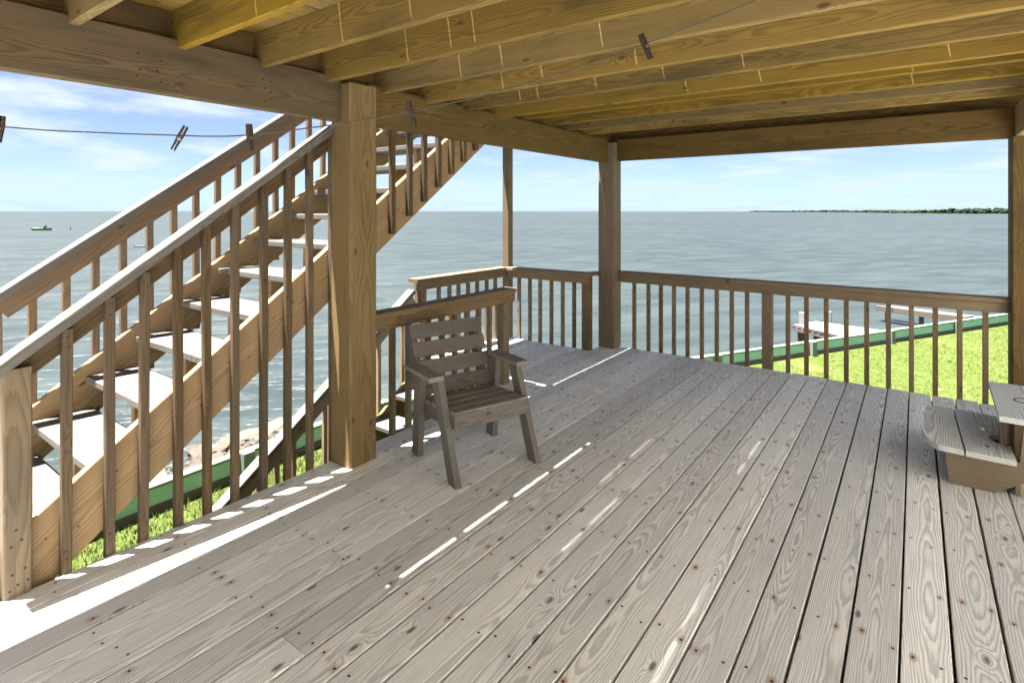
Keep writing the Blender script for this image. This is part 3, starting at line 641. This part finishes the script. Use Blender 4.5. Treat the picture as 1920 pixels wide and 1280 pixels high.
# ------------------------------------------------------------------ boats and floats far out
t = NT('skiff_green'); SK = t.fin((.07, .20, .06), .5); t = NT('skiff_pale'); SKP = t.fin((.55, .60, .42), .6)
t = NT('navy_cloth'); NAVY = t.fin((.015, .025, .06), .8); t = NT('skin'); SKIN = t.fin((.30, .17, .11), .6)
def hull(L_, B_, H_, sheer=.15):
    vs, fs = [], []; n = 10
    for i in range(n+1):
        u_ = i/n*2-1; w = B_/2*max(.03, (1-abs(u_)**2.6)) if u_ > -.6 else B_/2*(.80+.2*(u_+1)/.4)
        zt = H_*(1+sheer*u_*u_); x_ = u_*L_/2
        vs += [(x_, -w, zt), (x_, -w*.75, H_*.15), (x_, 0, 0), (x_, w*.75, H_*.15), (x_, w, zt), (x_, w*.88, zt-.02), (x_, 0, H_*.45), (x_, -w*.88, zt-.02)]
    for i in range(n):
        for k in range(8): fs.append((i*8+k, (i+1)*8+k, (i+1)*8+(k+1) % 8, i*8+(k+1) % 8))
    fs += [tuple(range(8)), tuple(reversed(range(n*8, n*8+8)))]
    return mesh(vs, fs)
bl = gz(80, 432, ZW); bo = empty('skiff', bl); tag(bo, 'small green skiff far out on the water at the left', 'boat')
byaw = math.radians(36); Mb = Matrix.Translation(bl+Vector((0, 0, -.08))) @ Matrix.Rotation(byaw, 4, 'Z')
link('hull', hull(3.3, 1.1, .42), SK, bo, Mb)
for x_ in (-.9, .3): plank('thwart', Mb @ Vector((x_, -.45, .36)), Mb @ Vector((x_, .45, .36)), .25, .04, SKP, bo)
link('foredeck', mesh([(-1.6, -.40, .47), (-.75, -.47, .44), (-.75, .47, .44), (-1.6, .40, .47), (-1.6, -.40, .53), (-.75, -.47, .50), (-.75, .47, .50), (-1.6, .40, .53)], [(3, 2, 1, 0), (4, 5, 6, 7), (0, 1, 5, 4), (1, 2, 6, 5), (2, 3, 7, 6), (3, 0, 4, 7)]), SKP, bo, Mb)
def skin_figure(name, joints, edges_, radii, mat, mw):
    me = bpy.data.meshes.new(name); me.from_pydata(joints, edges_, []); o = bpy.data.objects.new(name, me); COL.objects.link(o)
    me.materials.append(mat); o.matrix_basis = mw
    m_ = o.modifiers.new('skin', 'SKIN'); o.modifiers.new('sub', 'SUBSURF').levels = 1
    for i, v_ in enumerate(me.skin_vertices[0].data): v_.radius = (radii[i], radii[i]); v_.use_root = (i == 0)
    return o
pj = [(0, 0, .48), (.08, 0, .72), (.22, 0, .92), (.30, 0, 1.0), (.36, 0, 1.10), (.38, 0, 1.18), (.24, .17, .90), (.42, .20, .72), (.58, .12, .62), (.24, -.17, .90), (.42, -.20, .72), (.58, -.12, .62), (.02, .11, .46), (.38, .13, .52), (.36, .13, .18), (.02, -.11, .46), (.38, -.13, .52), (.36, -.13, .18)]
pe = [(0, 1), (1, 2), (2, 3), (3, 4), (4, 5), (2, 6), (6, 7), (7, 8), (2, 9), (9, 10), (10, 11), (0, 12), (12, 13), (13, 14), (0, 15), (15, 16), (16, 17)]
pr_ = [.14, .15, .15, .06, .10, .09, .06, .05, .04, .06, .05, .04, .09, .075, .05, .09, .075, .05]
pe_o = skin_figure('person', pj, pe, pr_, NAVY, Mb @ Matrix.Translation((.25, 0, -.08)))
tag(pe_o, 'person in dark clothing bending forward in the green skiff', 'person')
ql = gz(132, 430.5, ZW); fl = empty('marker_float', ql); tag(fl, 'small dark marker standing in the water right of the skiff', 'marker')
link('stick', tube([ql+Vector((0, 0, -.3)), ql+Vector((.06, 0, .2)), ql+Vector((.10, .06, .42)), ql+Vector((-.06, -.04, .58))], .06), NAVY, fl)
link('float', tube([ql+Vector((0, 0, -.08)), ql+Vector((0, 0, .0)), ql+Vector((0, 0, .10))], .14, 10), NAVY, fl)
qs = gz(263, 463, ZW); sf = empty('low_float', qs); tag(sf, 'low white float lying on the water beyond the stair railing', 'float')
link('float_body', hull(1.15, .34, .13, .05), WHITE, sf, Matrix.Translation(qs+Vector((0, 0, -.03))) @ Matrix.Rotation(math.radians(36), 4, 'Z'))
# ------------------------------------------------------------------ far wooded shore
t = NT('far_trees'); P = t.n.new('ShaderNodeNewGeometry').outputs['Position']; n_ = t.noise(P, .09, 4, .6); n2_ = t.noise(P, .5, 3, .6)
FT = t.fin(t.mix(n2_, t.mix(n_, (.012, .024, .016), (.022, .036, .020)), (.015, .027, .019)), .95, .05)
t = NT('marsh_grass'); P = t.n.new('ShaderNodeNewGeometry').outputs['Position']; n_ = t.noise(P, .05, 4, .6)
MG = t.fin(t.mix(n_, (.020, .028, .015), (.036, .036, .022)), .95, .05)
sh = [(-586, 2500), (-319, 2100), (-128, 1650), (-45, 1150), (10, 900), (81, 786), (190, 600), (330, 430), (600, 260)]
lv, lf_ = [], []
for x_, y_ in sh: lv += [(x_, y_, ZW-.2), (x_+6, y_+8, ZW+.7), (x_+420, y_+260, ZW+1.2)]
for i in range(len(sh)-1):
    for k in (0, 1): lf_.append((i*3+k, i*3+3+k, i*3+4+k, i*3+1+k))
tag(link('far_shore', mesh(lv, lf_), MG), kind='structure')
ico = []
import bmesh
bm = bmesh.new(); bmesh.ops.create_icosphere(bm, subdivisions=1, radius=1); base_v = np.array([v_.co[:] for v_ in bm.verts]); base_f = np.array([[v_.index for v_ in f_.verts] for f_ in bm.faces]); bm.free()
V_, F_ = [], []; cnt = 0
for i in range(len(sh)-1):
    a, b = Vector(sh[i]), Vector(sh[i+1]); n = int((b-a).length/(.9 if i > 1 else 1.6))
    for k in range(n):
        p = a.lerp(b, rr.random()); back = rr.uniform(3, 40)+(18 if rr.random() < .5 else 0); r_ = rr.uniform(1.4, 3.2); hgt = rr.uniform(.6, 4.6)*(1.0+.35*math.sin(p.x*.05)+.25*math.sin(p.x*.017))
        vv = base_v*np.array([r_*rr.uniform(.8, 1.6), r_*rr.uniform(.8, 1.6), r_*rr.uniform(.6, 1.0)])*rng.uniform(.75, 1.2, (len(base_v), 1))+np.array([p.x+back, p.y+back*.6, ZW+.8+hgt*.75])
        V_.append(vv); F_.append(base_f+cnt); cnt += len(base_v)
V_ = np.concatenate(V_); F_ = np.concatenate(F_)
tag(link('far_wood', mesh(V_.tolist(), F_.tolist()), FT), 'dark green wooded shoreline far across the water at the right', 'woods', kind='stuff')

# ------------------------------------------------------------------ grass
def grass(name, poly_fn, n, hmin, hmax, wid, label):
    pts_ = poly_fn(n); n = len(pts_)
    h = rng.uniform(hmin, hmax, n); a = rng.uniform(0, 6.283, n); ln_ = rng.uniform(.2, .9, n); w = rng.uniform(.6, 1.3, n)*wid
    dx, dy = np.cos(a), np.sin(a); b = rng.uniform(0, 6.283, n)
    v = np.zeros((n, 3, 3))
    v[:, 0] = np.stack([pts_[:, 0]-dx*w, pts_[:, 1]-dy*w, np.full(n, ZG-.005)], 1)
    v[:, 1] = np.stack([pts_[:, 0]+dx*w, pts_[:, 1]+dy*w, np.full(n, ZG-.005)], 1)
    v[:, 2] = np.stack([pts_[:, 0]+np.cos(b)*h*ln_, pts_[:, 1]+np.sin(b)*h*ln_, ZG+h], 1)
    me = bpy.data.meshes.new(name); me.vertices.add(n*3); me.vertices.foreach_set('co', v.reshape(-1)); me.loops.add(n*3); me.loops.foreach_set('vertex_index', np.arange(n*3, dtype=np.int32))
    me.polygons.add(n); me.polygons.foreach_set('loop_start', np.arange(0, n*3, 3, dtype=np.int32)); me.update(); me.validate()
    tag(link(name, me, GRASS), label, 'grass', kind='stuff')
t = NT('grass_blades'); P = t.n.new('ShaderNodeNewGeometry').outputs['Position']; n_ = t.noise(P, 1.1, 3, .6); n2_ = t.noise(P, 40, 2, .6)
gc = t.mix(n2_, (.046, .072, .016), (.082, .100, .030)); gc = t.mix(t.ramp(n_, .5, .72, 0, .6), gc, (.13, .145, .045))
t.l.new(t.cmb(0.0, 0.0, 1.0), t.b.inputs['Normal']); GRASS = t.fin(gc, .9, .0); t.b.inputs['Subsurface Weight'].default_value = 0
def left_poly(n):
    p = np.stack([rng.uniform(-5.62, -2.6, n), rng.uniform(.2, 6.5, n)], 1); return p[~((p[:, 0] > -5.78+(p[:, 1]-4.87)*.567) & (p[:, 1] > 99))][lambda q: q] if False else p[(p[:, 1] < 4.9) | (p[:, 0] > -5.70+(p[:, 1]-4.87)*.567)]
def right_poly(n):
    y = 5.8+(rng.random(n)**1.4)*26; x = rng.uniform(-5.3, 11, n); return np.stack([x, y], 1)[(x > -5.62+(y-4.87)*.567) & (x < -1+(y-5)*.45+3.5)]
bare = lambda p: p
grass('lawn_grass', left_poly, 42000, .025, .07, .0045, 'short bright green lawn grass beside the deck and stairs')
grass('lawn_grass', right_poly, 170000, .012, .035, .007, 'wide sunlit green lawn grass beyond the far deck railing')

# ------------------------------------------------------------------ fasteners
for y in (.35, .98, 1.06, 1.56, 1.59, 3.0, 3.4, 4.1, 4.6, 5.2):
    for z in (2.08, 2.13, 2.18): nail(upper, (bx, y+random.uniform(-.01, .01), z+random.uniform(-.01, .01)), (1, 0, 0), .0055)
for x in (-2.3, -1.9, -1.25, -.9, -.3, .2):
    for z in (2.10, 2.15, 2.20): nail(upper, (x+random.uniform(-.01, .01), 5.600, z+random.uniform(-.01, .01)), (0, -1, 0), .0055)
for k in range(-1, 11):
    zt = .364+.186*k; yf = .868+.2493*k
    for x in (-3.84, -2.945):
        for q in (.05, .11, .18, .24): nail(stair, (x+random.uniform(-.01, .01), yf+q, zt), (0, 0, 1), .004)
    nail(stair, (-2.881, yf+.08, zt-.02), (1, 0, 0)); nail(stair, (-2.881, yf+.19, zt-.02), (1, 0, 0))
for s_ in (1, -1):
    for a in (.12, .20, -.09): nail(ch, cp(a-.03, s_*(W2+.010), .557), (0, 0, 1), .004)
    for a, z in ((.26, .34), (-.075, .31), (.215, .30)): nail(ch, cp(a, s_*W2, z), L*s_, .0045)
    for i in range(4):
        a = .275-.107*i; nail(ch, cp(a, s_*(W2-.06), .378-.0085*i), (0, 0, 1), .0035)
    for z in (.30, .35): nail(ch, cp(.3245, s_*(W2-.06), z), F, .0035)
build_nails()
